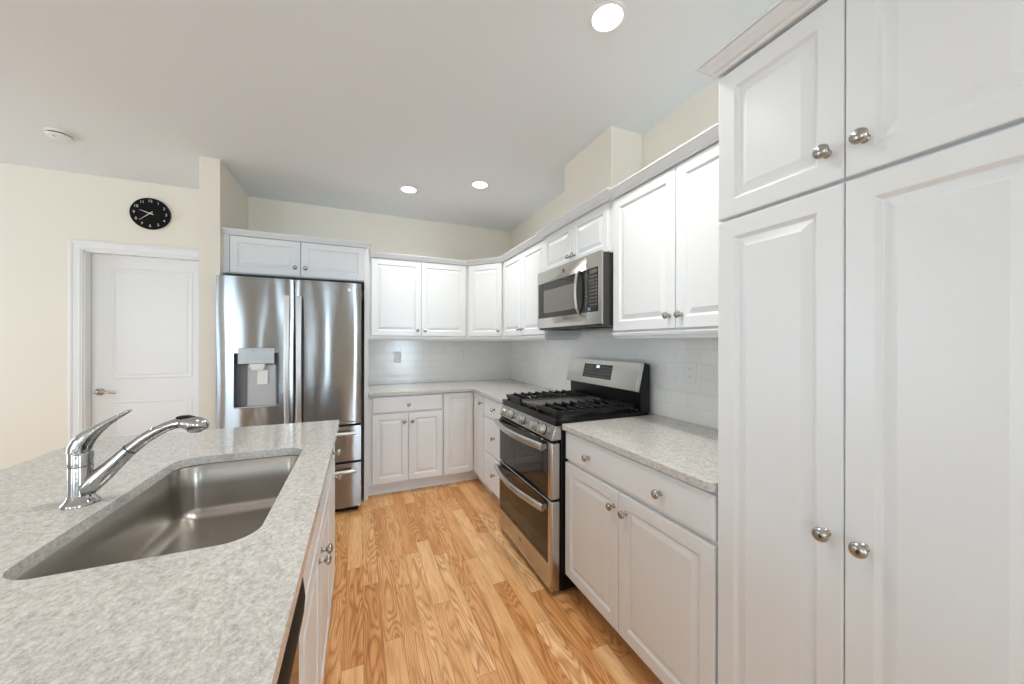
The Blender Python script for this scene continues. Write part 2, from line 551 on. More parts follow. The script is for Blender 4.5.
for wins, along in ((REAR_WIN, 0), (LEFT_WIN, 1)):
    for a, b in wins:
        k += 1
        mb = MB()
        for s0, s1, z0, z1 in ((a, a + 0.05, WZ0, WZ1), (b - 0.05, b, WZ0, WZ1), (a, b, WZ0, WZ0 + 0.05), (a, b, WZ1 - 0.05, WZ1), ((a + b) / 2 - 0.025, (a + b) / 2 + 0.025, WZ0, WZ1)):
            if along == 0: mb.box(s0, YF - 0.10, z0, s1, YF - 0.04, z1)
            else: mb.box(XL - 0.10, s0, z0, XL - 0.04, s1, z1)
        struct(mb.build('window_%d' % k, M['winframe'], smooth=0))

# tiled splash
struct(MB().box(XR - 0.006, 0.76, 0.9145, XR - 0.0005, YB - 0.007, 1.43).build('wall_splash_right', M['tile_r'], origin=(0, 0, 0), smooth=0))
struct(MB().box(0.07, YB - 0.006, 0.9145, XR - 0.0005, YB - 0.0005, 1.43).build('wall_splash_back', M['tile_b'], origin=(0, 0, 0), smooth=0))

# interior door in the back wall
YS = YB + 0.068
dr = struct(MB().box(DX0 + 0.018, YS, 0.008, DX1 - 0.018, YS + 0.035, DZ - 0.016).build('door_1', M['trim'], base=True, smooth=0))
def door_field(x0, x1, z0, z1):
    w, h = x1 - x0, z1 - z0
    r = [(-0.006, 0.0002), (0.0, 0.004), (0.009, 0.0045), (0.015, 0.0008), (0.026, 0.0010), (0.034, 0.004), (0.040, 0.0045)]
    return MB().loft(panel_rings((x0, YS, z0), (1, 0, 0), (0, -1, 0), w, h, r)).build('door_panel', M['trim'], dr, smooth=12)
door_field(-1.858, -1.350, 1.045, 1.950)
door_field(-1.858, -1.350, 0.26, 0.853)
jm = MB()
jm.box(DX0, YB - 0.001, 0, DX0 + 0.016, YB + 0.119, DZ); jm.box(DX1 - 0.016, YB - 0.001, 0, DX1, YB + 0.119, DZ); jm.box(DX0, YB - 0.001, DZ - 0.016, DX1, YB + 0.119, DZ)
jm.box(DX0 + 0.016, YS + 0.037, 0, DX0 + 0.030, YS + 0.050, DZ - 0.016); jm.box(DX0 + 0.030, YS + 0.037, DZ - 0.030, DX1 - 0.016, YS + 0.050, DZ - 0.016)
struct(jm.build('trim_1', M['trim'], smooth=0))
cs = MB()
prof = [(-0.006, 0.0005), (-0.006, 0.011), (0.004, 0.013), (0.007, 0.0165), (0.012, 0.017), (0.016, 0.0135), (0.046, 0.0155), (0.050, 0.019), (0.056, 0.021), (0.064, 0.021), (0.070, 0.017), (0.070, 0.0005)]
cs.loft([[(DX0 - o_, YB - t, 0.0) for o_, t in prof], [(DX0 - o_, YB - t, DZ + o_) for o_, t in prof],
         [(DX1 + o_, YB - t, DZ + o_) for o_, t in prof], [(DX1 + o_, YB - t, 0.0) for o_, t in prof]])
struct(cs.build('trim_2', M['trim'], smooth=0))
hl = thing  # lever handle on the slab
lv = MB()
lv.lathe((-1.935, YS, 0.942), (0, -1, 0), [(0.030, 0), (0.030, 0.005), (0.024, 0.009), (0.012, 0.012), (0.010, 0.045), (0.012, 0.052), (0.0, 0.054)], 20)
lv.tube([(-1.935, YS - 0.045, 0.942), (-1.905, YS - 0.050, 0.944), (-1.87, YS - 0.050, 0.938), (-1.835, YS - 0.046, 0.930), (-1.818, YS - 0.044, 0.931)], [(0.008, 0.010), (0.008, 0.009), (0.007, 0.007), (0.006, 0.006), (0.004, 0.004)], 10)
lv.build('lever_handle', M['nickel'], dr)
struct(MB().box(XL, YB - 0.014, 0, DX0 - 0.071, YB - 0.0005, 0.10).build('baseboard_back', M['trim'], bevel=0.004, smooth=0))
struct(MB().box(XL + 0.0005, YF, 0, XL + 0.014, YB - 0.015, 0.10).build('baseboard_left', M['trim'], bevel=0.004, smooth=0))
struct(MB().box(-1.049, 3.183, 0, -0.925, 3.1965, 0.10).build('baseboard_partition', M['trim'], bevel=0.004, smooth=0))

# ================================================================== CEILING THINGS
can_labels = ['lit recessed ceiling light above the refrigerator side, left of the two far lights',
              'lit recessed ceiling light in front of the corner cabinets, right of the two far lights',
              'large lit recessed ceiling light nearest the pantry, at top of the photo']
def can(x, y, label=None, group=None):
    t = thing('ceiling_light', label, 'ceiling light', (x, y, CEIL), group)
    r0, r1 = 0.076, 0.058
    MB().lathe((x, y, CEIL), (0, 0, -1), [(r1, -0.001), (r0, 0.0005), (r0, 0.003), (r0 - 0.004, 0.005), (r1 + 0.003, 0.004), (r1, -0.001)], 40, False, False).build('trim_ring', M['trim'], t)
    MB().lathe((x, y, CEIL), (0, 0, -1), [(r1 - 0.0003, 0.0005), (r1 - 0.0003, 0.0022)], 40).build('lens', M['lens'], t)
    area('can_lamp', (x, y, CEIL - 0.012), (0, 0, 0), 0.11, 0.11, CAN_W[(CANS + FILL_CANS).index((x, y))], WARM, 'DISK', math.radians(135))
    return t
for (x, y), lb in zip(CANS, can_labels): can(x, y, lb, 'recessed ceiling lights')
for x, y in FILL_CANS: can(x, y, 'added recessed ceiling light for fill, outside the view', 'added fill ceiling lights outside the view')

sd = thing('smoke_detector', 'round white smoke detector on the ceiling at the left', 'smoke detector', (-1.744, 3.20, CEIL))
MB().lathe((-1.744, 3.20, CEIL - 0.0005), (0, 0, -1), [(0.062, 0), (0.062, 0.011), (0.058, 0.014), (0.05, 0.014)], 36).build('base', M['plastic'], sd)
MB().lathe((-1.744, 3.20, CEIL - 0.0145), (0, 0, -1), [(0.050, 0), (0.050, 0.007)], 36).build('vent_slot', M['slot'], sd)
MB().lathe((-1.744, 3.20, CEIL - 0.0215), (0, 0, -1), [(0.056, 0), (0.057, 0.004), (0.054, 0.011), (0.042, 0.016), (0.02, 0.018), (0, 0.018)], 36).build('cover', M['plastic'], sd)
MB().lathe((-1.752, 3.165, CEIL - 0.0375), (0, 0, -1), [(0.008, 0), (0.008, 0.003), (0.0, 0.0035)], 16).build('test_button', M['lplastic'], sd)

# clock
CX, CZ, CY = -1.593, 2.409, YB - 0.0005
ck = thing('wall_clock', 'round black wall clock with pale numerals above the white door', 'clock', (CX, CY, CZ))
MB().lathe((CX, CY, CZ), (0, -1, 0), [(0.124, 0), (0.129, 0.006), (0.130, 0.014), (0.127, 0.020), (0.123, 0.020), (0.121, 0.017)], 64).build('case', M['clockface'], ck)
fY = CY - 0.0172
for h_ in range(1, 13):
    a = math.radians(30 * h_)
    text_part('numeral', str(h_), 0.030, M['clockmark'], ck, (CX + 0.102 * math.sin(a), fY - 0.0006, CZ + 0.102 * math.cos(a)), (1, 0, 0), (0, -1, 0))
def hand(name, deg, ln, tail, w, y):
    a = math.radians(deg); d = Vector((math.sin(a), 0, math.cos(a))); s = Vector((math.cos(a), 0, -math.sin(a)))
    c = Vector((CX, y, CZ))
    MB().extrude([c - d * tail - s * w, c - d * tail + s * w, c + d * ln + s * w * 0.35, c + d * ln - s * w * 0.35], (0, -0.001, 0)).build(name, M['hand'], ck, smooth=0)
hand('hour_hand', 289, 0.070, 0.022, 0.0034, fY - 0.003)
hand('minute_hand', 228, 0.092, 0.022, 0.0026, fY - 0.005)
MB().lathe((CX, fY, CZ), (0, -1, 0), [(0.005, 0), (0.005, 0.007), (0.0, 0.0075)], 16).build('hand_cap', M['hand'], ck)

# ================================================================== CABINETS
FX, FY = 1.007, 3.294          # door faces of the base runs
BX, BY = FX + TH, FY + TH      # box faces
UX_, UYF = 1.310, 3.596        # door faces of the wall runs
ZD, ZT = 0.114, 0.871          # base door bottom, drawer top
WZB, WZT = 1.410, 2.142        # wall door bottom / top
NW, NS = Vector((-1, 0, 0)), Vector((0, -1, 0))
WB = XR - 0.001
SPL = 0.0065                   # splash tile thickness

# --- right base cabinet (36in) next to the pantry
c = thing('base_cabinet', 'white two door base cabinet with wide two knob drawer, between pantry and range', 'cabinet', (1.33, 1.197, 0))
MB().box(BX, 0.761, 0.105, WB, 1.633, 0.882).build('body', M['cabin'], c, smooth=0)
MB().box(BX + 0.080, 0.761, 0.0, BX + 0.098, 1.633, 0.104).build('toe_kick', M['cab'], c, smooth=0)
drawer(c, (BX, 1.631, 0.728), -UY, NW, 0.868, 0.143, [(0.213, 0.068), (0.653, 0.068)])
door(c, (BX, 1.631, ZD), -UY, NW, 0.4225, 0.598, [(0.394, 0.528)])
door(c, (BX, 1.2055, ZD), -UY, NW, 0.4425, 0.598, [(0.045, 0.528)])

# --- drawer stack left of the range
c = thing('drawer_cabinet', 'white base cabinet of three drawers on the far side of the range', 'cabinet', (1.33, 2.70, 0))
MB().box(BX, 2.412, 0.105, WB, 2.992, 0.882).build('body', M['cabin'], c, smooth=0)
MB().box(BX + 0.080, 2.412, 0.0, BX + 0.098, 2.992, 0.104).build('toe_kick', M['cab'], c, smooth=0)
for z0, z1 in ((ZD, 0.402), (0.409, 0.700), (0.707, ZT)):
    drawer(c, (BX, 2.987, z0), -UY, NW, 0.570, z1 - z0, [(0.277, (z1 - z0) * (0.58 if z1 > 0.8 else 0.54))])

# --- corner base with a folding pair of leaves
c = thing('corner_base_cabinet', 'white corner base cabinet with folding L shaped door in the far corner', 'cabinet', (1.33, 3.6, 0))
L = [(0.718, BY), (BX, BY), (BX, 2.997), (WB, 2.997), (WB, YB - 0.001), (0.718, YB - 0.001)]
MB().prism(L, 0.105, 0.882).build('body', M['cabin'], c, smooth=0)
MB().prism([(0.718, BY + 0.055), (BX + 0.055, BY + 0.055), (BX + 0.055, 2.997), (BX + 0.073, 2.997), (BX + 0.073, BY + 0.073), (0.718, BY + 0.073)], 0.0, 0.104).build('toe_kick', M['cab'], c, smooth=0)
door(c, (0.722, BY, ZD), UX, NS, 0.284, ZT - ZD + 0.004, (), 0.048)
door(c, (BX, 3.289, ZD), -UY, NW, 0.290, ZT - ZD + 0.004, [(0.254, 0.692)], 0.048)

# --- back base cabinet beside the refrigerator
c = thing('base_cabinet', 'white two door base cabinet with one drawer, right of the refrigerator', 'cabinet', (0.40, 3.6, 0))
MB().box(0.0705, BY, 0.105, 0.7165, YB - 0.001, 0.882).build('body', M['cabin'], c, smooth=0)
MB().box(0.0705, BY + 0.055, 0.0, 0.7165, BY + 0.073, 0.104).build('toe_kick', M['cab'], c, smooth=0)
drawer(c, (0.100, BY, 0.728), UX, NS, 0.610, 0.143, [(0.305, 0.064)])
door(c, (0.100, BY, ZD), UX, NS, 0.3025, 0.604, [(0.267, 0.529)])
door(c, (0.4055, BY, ZD), UX, NS, 0.3045, 0.604, [(0.032, 0.527)])

# --- countertops
def slab(name, pts, label, z0=0.884, z1=0.914):
    return tag(MB().prism(pts, z0, z1).build(name, M['quartz'], bevel=0.002, smooth=0, origin=(0, 0, 0.884)), label, 'countertop')
def arc(cx, cy, r, a0, a1, n=6):
    return [(cx + r * math.cos(math.radians(a0 + (a1 - a0) * i / n)), cy + r * math.sin(math.radians(a0 + (a1 - a0) * i / n))) for i in range(n + 1)]
slab('countertop', [(0.987, 1.632)] + [(0.987, 0.78)] + arc(1.007, 0.7785, 0.02, 180, 270) + [(XR - SPL, 0.7585), (XR - SPL, 1.632)],
     'short beige quartz countertop between the pantry and the range')
slab('countertop', [(0.0705, 3.270), (0.945, 3.270)] + arc(0.945, 3.228, 0.042, 90, 0) + [(0.987, 2.409), (XR - SPL, 2.409), (XR - SPL, YB - SPL), (0.0705, YB - SPL)],
     'L shaped beige quartz countertop turning the far corner')

# --- pantry
c = thing('pantry_cabinet', 'tall white pantry cabinet with four doors, nearest at right', 'cabinet', (1.33, 0.45, 0))
PY0, PY1 = 0.130, 0.757
MB().box(BX, PY0, 0.105, WB, PY1, 2.150).build('body', M['cabin'], c, smooth=0)
MB().box(BX + 0.080, PY0, 0.0, BX + 0.098, PY1, 0.104).build('toe_kick', M['cab'], c, smooth=0)
door(c, (BX, 0.7535, ZD), -UY, NW, 0.308, 1.706 - ZD, [(0.277, 0.785)])
door(c, (BX, 0.4435, ZD), -UY, NW, 0.308, 1.706 - ZD, [(0.035, 0.785)])
door(c, (BX, 0.7535, 1.716), -UY, NW, 0.308, 0.430, [(0.277, 0.070)])
door(c, (BX, 0.4435, 1.716), -UY, NW, 0.308, 0.430, [(0.035, 0.070)])
CROWN = [(o_, 2.149 + (z_ - 2.149) * 0.80) for o_, z_ in [(-0.022, 2.149), (0.001, 2.149), (0.006, 2.153), (0.007, 2.160), (0.013, 2.163), (0.018, 2.168), (0.024, 2.180), (0.035, 2.190), (0.037, 2.194), (0.043, 2.196), (0.044, 2.203), (-0.022, 2.203)]]
MB().sweep([(1.262, 0.757), (FX, 0.757), (FX, PY0)], [(o - 0.0 if o > -0.02 else -0.06, z + 0.008) for o, z in CROWN]).build('crown', M['cab'], c, smooth=25)

# --- wall cabinets
def wall_box(c, x0, y0, x1, y1, z0=1.372 + 0.03, z1=2.150):
    MB().box(x0, y0, z0, x1, y1, z1).build('body', M['cabin'], c, smooth=0)
UB = UX_ + TH
c = thing('wall_cabinet', 'white two door wall cabinet between the pantry and the microwave', 'cabinet', (1.49, 1.19, 1.402))
wall_box(c, UB, 0.7585, WB, 1.622)
hh = WZT - WZB
door(c, (UB, 1.618, WZB), -UY, NW, 0.428, hh, [(0.398, 0.060)])
door(c, (UB, 1.186, WZB), -UY, NW, 0.424, hh, [(0.032, 0.060)])
RAIL = [(-0.030, 1.367), (-0.018, 1.367), (-0.016, 1.372), (-0.010, 1.378), (-0.003, 1.384), (-0.001, 1.392), (0.001, 1.394), (0.001, 1.4015), (-0.030, 1.4015)]
MB().sweep([(1.60, 1.6215), (UX_, 1.6215), (UX_, 0.7585)][::1], RAIL).build('light_rail', M['cab'], c, smooth=25)

c = thing('wall_cabinet', 'short white two door wall cabinet above the microwave', 'cabinet', (1.49, 2.02, 1.86))
OX = 1.285
MB().box(1.300 + TH, 1.6235, 1.861, WB, 2.4165, 2.150).build('body', M['cabin'], c, smooth=0)
door(c, (1.300 + TH, 2.408, 1.867), -UY, NW, 0.386, WZT - 1.866, [(0.362, 0.054)], 0.042)
door(c, (1.300 + TH, 2.018, 1.867), -UY, NW, 0.364, WZT - 1.866, [(0.030, 0.054)], 0.042)

c = thing('wall_cabinet', 'white two door wall cabinet between the microwave and the angled corner cabinet', 'cabinet', (1.49, 2.85, 1.402))
DYC = 3.288
wall_box(c, UB, 2.418, WB, DYC - 0.001)
door(c, (UB, DYC - 0.016, WZB), -UY, NW, 0.423, hh, [(0.393, 0.056)])
door(c, (UB, DYC - 0.443, WZB), -UY, NW, 0.420, hh, [(0.030, 0.056)])

c = thing('corner_wall_cabinet', 'white single door angled wall cabinet across the far corner', 'cabinet', (1.40, 3.65, 1.402))
A, B = Vector((1.033, UYF, 0)), Vector((UX_, DYC, 0))
dd = (B - A); dl = dd.length; dd.normalize(); nn = Vector((dd.y, -dd.x, 0))
A2, B2 = A - nn * TH, B - nn * TH
MB().prism([(1.0335, UYF + TH), (A2.x + 0.004, A2.y), (B2.x, B2.y + 0.004), (UB, DYC), (WB, DYC), (WB, YB - 0.001), (1.0335, YB - 0.001)], 1.402, 2.150).build('body', M['cabin'], c, smooth=0)
door(c, tuple(A2 + dd * 0.018 + UZ * WZB), dd, nn, dl - 0.034, hh, [(dl - 0.034 - 0.030, 0.056)])

c = thing('wall_cabinet', 'white two door wall cabinet right of the refrigerator on the back wall', 'cabinet', (0.56, 3.75, 1.402))
wall_box(c, 0.0705, UYF + TH, 1.032, YB - 0.001)
door(c, (0.101, UYF + TH, WZB), UX, NS, 0.458, hh, [(0.425, 0.054)])
door(c, (0.563, UYF + TH, WZB), UX, NS, 0.454, hh, [(0.033, 0.054)])

# light rail under the corner run, one continuous moulding
PATH = [(0.0705, UYF), (A.x, A.y), (B.x, B.y), (UX_, 2.4185), (1.60, 2.4185)]
tag(MB().sweep(PATH, RAIL).build('light_rail', M['cab'], smooth=25), 'white moulding strip under the wall cabinets around the far corner', 'moulding')
# crown over all wall cabinets
CP = [(0.0935, UYF), (A.x, A.y), (B.x, B.y), (UX_, 2.418), (OX, 2.418), (OX, 1.623), (UX_, 1.623), (UX_, 0.7585)]
tag(MB().sweep(CP, CROWN).build('crown_molding', M['cab'], smooth=25), 'white crown moulding running along the tops of the wall cabinets around the far corner', 'moulding')

# --- cabinet and side panel around the refrigerator
c = thing('fridge_cabinet', 'white two door cabinet with crown and tall side panel, above the refrigerator', 'cabinet', (-0.43, 3.6, 1.86))
RY = 3.262
MB().box(-0.9265, RY + TH, 1.862, 0.037, YB - 0.001, 2.150).build('body', M['cabin'], c, smooth=0)
MB().box(-0.9265, RY + 0.004, 1.864, -0.892, RY + TH - 0.0005, 2.146).build('filler_strip', M['cab'], c, smooth=0)
MB().box(0.0375, RY + TH, 0.0, 0.0695, YB - 0.001, 2.150).build('side_panel', M['cab'], c, bevel=0.001, smooth=0)
door(c, (-0.888, RY + TH, 1.868), UX, NS, 0.4555, 0.272, [(0.422, 0.064)], 0.044)
door(c, (-0.428, RY + TH, 1.868), UX, NS, 0.464, 0.272, [(0.032, 0.064)], 0.044)
MB().sweep([(-0.926, RY), (0.058, RY), (0.058, 3.545)], [(o * 0.75 if o > -0.02 else -0.03, 2.146 + (z - 2.149) * 0.92) for o, z in CROWN]).build('crown', M['cab'], c, smooth=25)

# ================================================================== OUTLETS
def outlet(label, p, u, n, group=None, style='duplex'):
    """p is the plate centre on the tile"""
    p, u, n = Vector(p), Vector(u), Vector(n)
    t = thing('wall_outlet', label, 'outlet', tuple(p), group)
    o = p - u * 0.036 - UZ * 0.058
    MB().loft(panel_rings(o, u, n, 0.072, 0.116, [(0, 0.0005), (0, 0.003), (0.004, 0.0055)])).build('cover_plate', M['plastic'], t, smooth=12)
    for s in (1, -1):
        q = p + UZ * 0.020 * s
        ring = [q + u * 0.0165 * math.cos(a) + UZ * 0.0135 * math.sin(a) for a in (2 * PI * i / 20 for i in range(20))]
        r = MB().loft([[x + n * 0.0056 for x in ring], [x + n * 0.0075 for x in ring]]).build('receptacle', M['plastic'], t)
        sl = MB()
        for du, w, z0, z1 in ((-0.0065, 0.0010, -0.001, 0.007), (0.0065, 0.0010, 0.000, 0.006), (0.0, 0.0022, -0.009, -0.005)):
            a = q + u * (du - w) + UZ * z0 + n * 0.0076
            sl.extrude([a, a + u * 2 * w, a + u * 2 * w + UZ * (z1 - z0), a + UZ * (z1 - z0)], n * 0.0004)
        sl.build('slots', M['slot'], r, smooth=0)
    return t
RT = XR - 0.0062
BT = YB - 0.0062
outlet('white outlet on the right tiled splash above the short countertop', (RT, 1.384, 1.182), (0, -1, 0), (-1, 0, 0), 'splash outlets')
outlet('white outlet on the right tiled wall between the far corner and the range', (RT, 3.075, 1.235), (0, -1, 0), (-1, 0, 0), 'splash outlets')
outlet('white outlet on the back tiled splash nearest the refrigerator', (0.366, BT, 1.195), (1, 0, 0), (0, -1, 0), 'splash outlets')
outlet('white outlet on the back tiled splash closest to the corner', (1.530, BT, 1.202), (1, 0, 0), (0, -1, 0), 'splash outlets')
outlet('white outlet-shaped plate on the back tiled splash, middle of the three there', (1.070, BT, 1.202), (1, 0, 0), (0, -1, 0), 'splash outlets')  # pale spot of unsettled kind, drawn as an outlet plate

# ================================================================== REFRIGERATOR
f = thing('refrigerator', 'stainless steel french door refrigerator with water dispenser and two lower drawers', 'refrigerator', (-0.448, 3.5, 0))
FX0, FX1, FYF = -0.918, 0.013, 3.080
MB().box(FX0 + 0.006, FYF + 0.085, 0.045, FX1 - 0.006, 3.87, 1.800).build('body', M['dgrey'], f, bevel=0.004)
MB().box(FX0 + 0.02, FYF + 0.06, 0.004, FX1 - 0.02, FYF + 0.20, 0.044).build('kick_grille', M['blackm'], f, smooth=0)
for x in (FX0 + 0.05, FX1 - 0.05):
    MB().box(x - 0.03, FYF + 0.03, 1.8005, x + 0.03, FYF + 0.15, 1.818).build('hinge_cover', M['dgrey'], f, bevel=0.004)
XC = (FX0 + FX1) / 2
def fy(x, xa, xb, bulge=0.010):
    t = (2 * x - xa - xb) / (xb - xa)
    return FYF + bulge * t * t - 0.002
def fridge_front(name, xa, xb, z0, z1, hole=None, whole=None, thick=0.080):
    wa, wb_ = whole or (xa, xb)
    xs = [xa + (xb - xa) * i / 16 for i in range(17)]
    if hole: xs = sorted(set([x for x in xs if min(abs(x - hole[0]), abs(x - hole[1])) > 0.01] + [hole[0], hole[1]]))
    zs = sorted(set([z0, z1] + ([hole[2], hole[3]] if hole else [])))
    mb = MB(); nv = len(xs)
    r = 0.010
    def edge(x): # rounded vertical edges
        d = min(x - xa, xb - x)
        return 0.0 if d > 1e-6 else 0.004
    vs = [(x, fy(x, wa, wb_) + edge(x), z) for z in zs for x in xs]
    fs = []
    for j in range(len(zs) - 1):
        for i in range(nv - 1):
            if hole and xs[i] >= hole[0] - 1e-6 and xs[i + 1] <= hole[1] + 1e-6 and zs[j] >= hole[2] - 1e-6 and zs[j + 1] <= hole[3] + 1e-6: continue
            fs.append((j * nv + i, j * nv + i + 1, (j + 1) * nv + i + 1, (j + 1) * nv + i))
    b = len(vs); yb = FYF + thick
    vs += [(xa, yb, z0), (xb, yb, z0), (xb, yb, z1), (xa, yb, z1)]
    top = (len(zs) - 1) * nv
    fs += [tuple([b, b + 1] + [i for i in range(nv - 1, -1, -1)]), tuple([b + 3] + [top + i for i in range(nv)] + [b + 2]), (b, b + 1, b + 2, b + 3)]
    fs += [tuple([b] + [j * nv for j in range(len(zs))] + [b + 3]), tuple([b + 1] + [j * nv + nv - 1 for j in range(len(zs))] + [b + 2])]
    mb.add(vs, fs)
    if hole:
        hx0, hx1, hz0, hz1 = hole; yd = FYF + 0.062
        yl, yr = fy(hx0, wa, wb_), fy(hx1, wa, wb_)
        mid = [x for x in xs if hx0 - 1e-6 <= x <= hx1 + 1e-6]
        # lip of the opening
        vs = []; fs = []
        for z, in ((hz0,), (hz1,)):
            s = len(vs)
            vs += [(x, fy(x, wa, wb_), z) for x in mid] + [(hx1, FYF + 0.012, z), (hx0, FYF + 0.012, z)]
            fs.append(tuple(range(s, len(vs))))
        s = len(vs)
        vs += [(hx0, yl, hz0), (hx0, FYF + 0.012, hz0), (hx0, FYF + 0.012, hz1), (hx0, yl, hz1), (hx1, yr, hz0), (hx1, FYF + 0.012, hz0), (hx1, FYF + 0.012, hz1), (hx1, yr, hz1)]
        fs += [(s, s + 1, s + 2, s + 3), (s + 4, s + 5, s + 6, s + 7)]
        mb.add(vs, fs)
    return mb.build(name, M['steel'], f, smooth=30)
XG = -0.4495
HOLE = (-0.815, -0.545, 0.876, 1.268)
dl_ = fridge_front('door', FX0, XG - 0.0042, 0.704, 1.813, HOLE, (FX0, XG - 0.0042))
dr_ = fridge_front('door', XG + 0.0042, FX1, 0.704, 1.813, None, (XG + 0.0042, FX1))
MB().box(XG - 0.0032, FYF + 0.020, 0.71, XG + 0.0032, FYF + 0.078, 1.805).build('door_gasket', M['blackm'], f, smooth=0)
dm_ = fridge_front('drawer', FX0, FX1, 0.412, 0.686, None, (FX0, FX1))
dw_ = fridge_front('drawer', FX0, FX1, 0.048, 0.393, None, (FX0, FX1))
MB().box(FX0 + 0.015, FYF + 0.014, 0.394, FX1 - 0.015, FYF + 0.08, 0.411).box(FX0 + 0.015, FYF + 0.014, 0.687, FX1 - 0.015, FYF + 0.08, 0.703).build('drawer_gap_seal', M['blackm'], f, smooth=0)
# vertical handles: flat bowed bars either side of the gap
def fridge_handle(par, x):
    pts = []
    n_ = 14
    for i in range(n_ + 1):
        t = i / n_; z = 0.735 + (1.690 - 0.735) * t
        pts.append((x, FYF - 0.030 - 0.016 * math.sin(PI * t), z))
    h_ = MB()
    h_.loft([[(px_, py_, z_) for px_, py_ in rrect(x, y_, 0.0175, 0.009, 0.006, 4)] for _, y_, z_ in pts])
    for z in (0.75, 1.672):
        h_.box(x - 0.012, FYF - 0.030, z - 0.014, x + 0.012, FYF + 0.006, z + 0.014)
    return h_.build('handle', M['steelh'], par, bevel=0.002, smooth=40)
fridge_handle(dl_, -0.4885); fridge_handle(dr_, -0.4115)
def fridge_bar(par, z):
    h_ = MB(); n_ = 12; xa, xb = FX0 + 0.045, FX1 - 0.040
    pts = [(xa + (xb - xa) * i / n_, FYF - 0.036 - 0.012 * math.sin(PI * i / n_), z) for i in range(n_ + 1)]
    h_.tube(pts, [(0.010, 0.015)] * len(pts), 14, up=(0, 0, 1))
    for x in (xa + 0.02, xb - 0.02):
        h_.box(x - 0.014, FYF - 0.036, z - 0.011, x + 0.014, FYF + 0.008, z + 0.011)
    return h_.build('handle', M['steelh'], par, bevel=0.002, smooth=40)
fridge_bar(dm_, 0.636); fridge_bar(dw_, 0.340)
# dispenser
hx0, hx1, hz0, hz1 = HOLE
rc = MB(); yd = FYF + 0.068; ya = FYF + 0.010
rc.add([(hx0, ya, hz0), (hx1, ya, hz0), (hx1, ya, hz1), (hx0, ya, hz1), (hx0, yd, hz0), (hx1, yd, hz0), (hx1, yd, hz1), (hx0, yd, hz1)],
       [(4, 5, 6, 7), (0, 1, 5, 4), (2, 3, 7, 6), (0, 3, 7, 4), (1, 2, 6, 5)])
disp = rc.build('dispenser_recess', M['recess'], dl_, smooth=0)
MB().loft([[(-0.752, yd - 0.001, 0.879), (-0.566, yd - 0.001, 0.879), (-0.566, yd - 0.001, 1.180), (-0.752, yd - 0.001, 1.180)],
           [(-0.748, yd - 0.010, 0.879), (-0.570, yd - 0.010, 0.879), (-0.575, yd - 0.016, 1.180), (-0.743, yd - 0.016, 1.180)]]).build('dispenser_back', M['lplastic'], dl_, bevel=0.004)
MB().extrude([(-0.788, FYF - 0.008, 1.190), (-0.788, FYF - 0.008, 1.302), (-0.788, FYF + 0.004, 1.304), (-0.788, FYF + 0.055, 1.262), (-0.788, FYF + 0.055, 1.178)], (0.218, 0, 0)).build('dispenser_panel', M['dsteel'], dl_, bevel=0.002)
MB().loft([[(x, y, 1.189) for x, y in rrect(-0.677, FYF + 0.020, 0.050, 0.022, 0.012, 4)], [(x, y, 1.165) for x, y in rrect(-0.677, FYF + 0.020, 0.046, 0.022, 0.012, 4)],
           [(x, y, 1.143) for x, y in rrect(-0.677, FYF + 0.024, 0.036, 0.018, 0.010, 4)]]).build('nozzle_cover', M['plastic'], dl_)
MB().extrude([(-0.685, yd - 0.030, 1.142), (-0.618, yd - 0.030, 1.142), (-0.618, yd - 0.036, 1.036), (-0.685, yd - 0.036, 1.036)], (0, 0.008, 0)).build('paddle', M['plastic'], dl_, bevel=0.003)
MB().box(hx0 + 0.004, FYF - 0.004, hz0 + 0.0005, hx1 - 0.004, FYF + 0.066, hz0 + 0.008).build('drip_tray', M['steelh'], dl_, bevel=0.002)
for x0_, x1_, z0_, z1_ in [(-0.768 + i * 0.029, -0.756 + i * 0.029, 1.222, 1.227) for i in range(7)] + [(-0.706, -0.694, 1.280, 1.290), (-0.596, -0.584, 1.280, 1.290)]:
    MB().box(x0_, FYF - 0.0088, z0_, x1_, FYF - 0.0082, z1_).build('touch_icon', M['mark'], dl_, smooth=0)
by_ = fy(-0.066, XG, FX1) - 0.0002
lg = MB().lathe((-0.074, by_, 1.757), (0, -1, 0), [(0.013, 0), (0.013, 0.0012)], 28).build('emblem', M['badgel'], dr_)
text_part('emblem_letters', 'LG', 0.021, M['badgel'], dr_, (-0.045, by_ + 0.0004, 1.757), (1, 0, 0), (0, -1, 0))
MB().box(-0.145, FYF - 0.0032, 0.716, -0.035, FYF + 0.006, 0.727).build('badge_strip', M['badge'], dr_, smooth=0)

# ================================================================== RANGE
r = thing('gas_range', 'stainless steel double oven gas range with black cooktop between the white base cabinets', 'range', (1.28, 2.02, 0))
RY0, RY1 = 1.639, 2.398
MB().box(0.994, RY0 + 0.002, 0.020, 1.606, RY1 - 0.002, 0.902).build('body', M['black'], r, bevel=0.003)
for y in (RY0 + 0.05, RY1 - 0.05):
    for x in (1.02, 1.57):
        MB().lathe((x, y, 0.0), UZ, [(0.018, 0), (0.018, 0.006), (0.010, 0.008), (0.010, 0.020)], 14).build('foot', M['blackm'], r)
ct = MB()
ct.box(0.962, RY0 - 0.001, 0.903, 1.600, RY1 + 0.001, 0.930)
ct.box(0.956, RY0 - 0.001, 0.903, 0.975, RY1 + 0.001, 0.938)
ct.box(0.975, RY0 - 0.001, 0.930, 1.600, RY0 + 0.014, 0.935).box(0.975, RY1 - 0.014, 0.930, 1.600, RY1 + 0.001, 0.935)
ct.build('cooktop', M['black'], r, bevel=0.003)
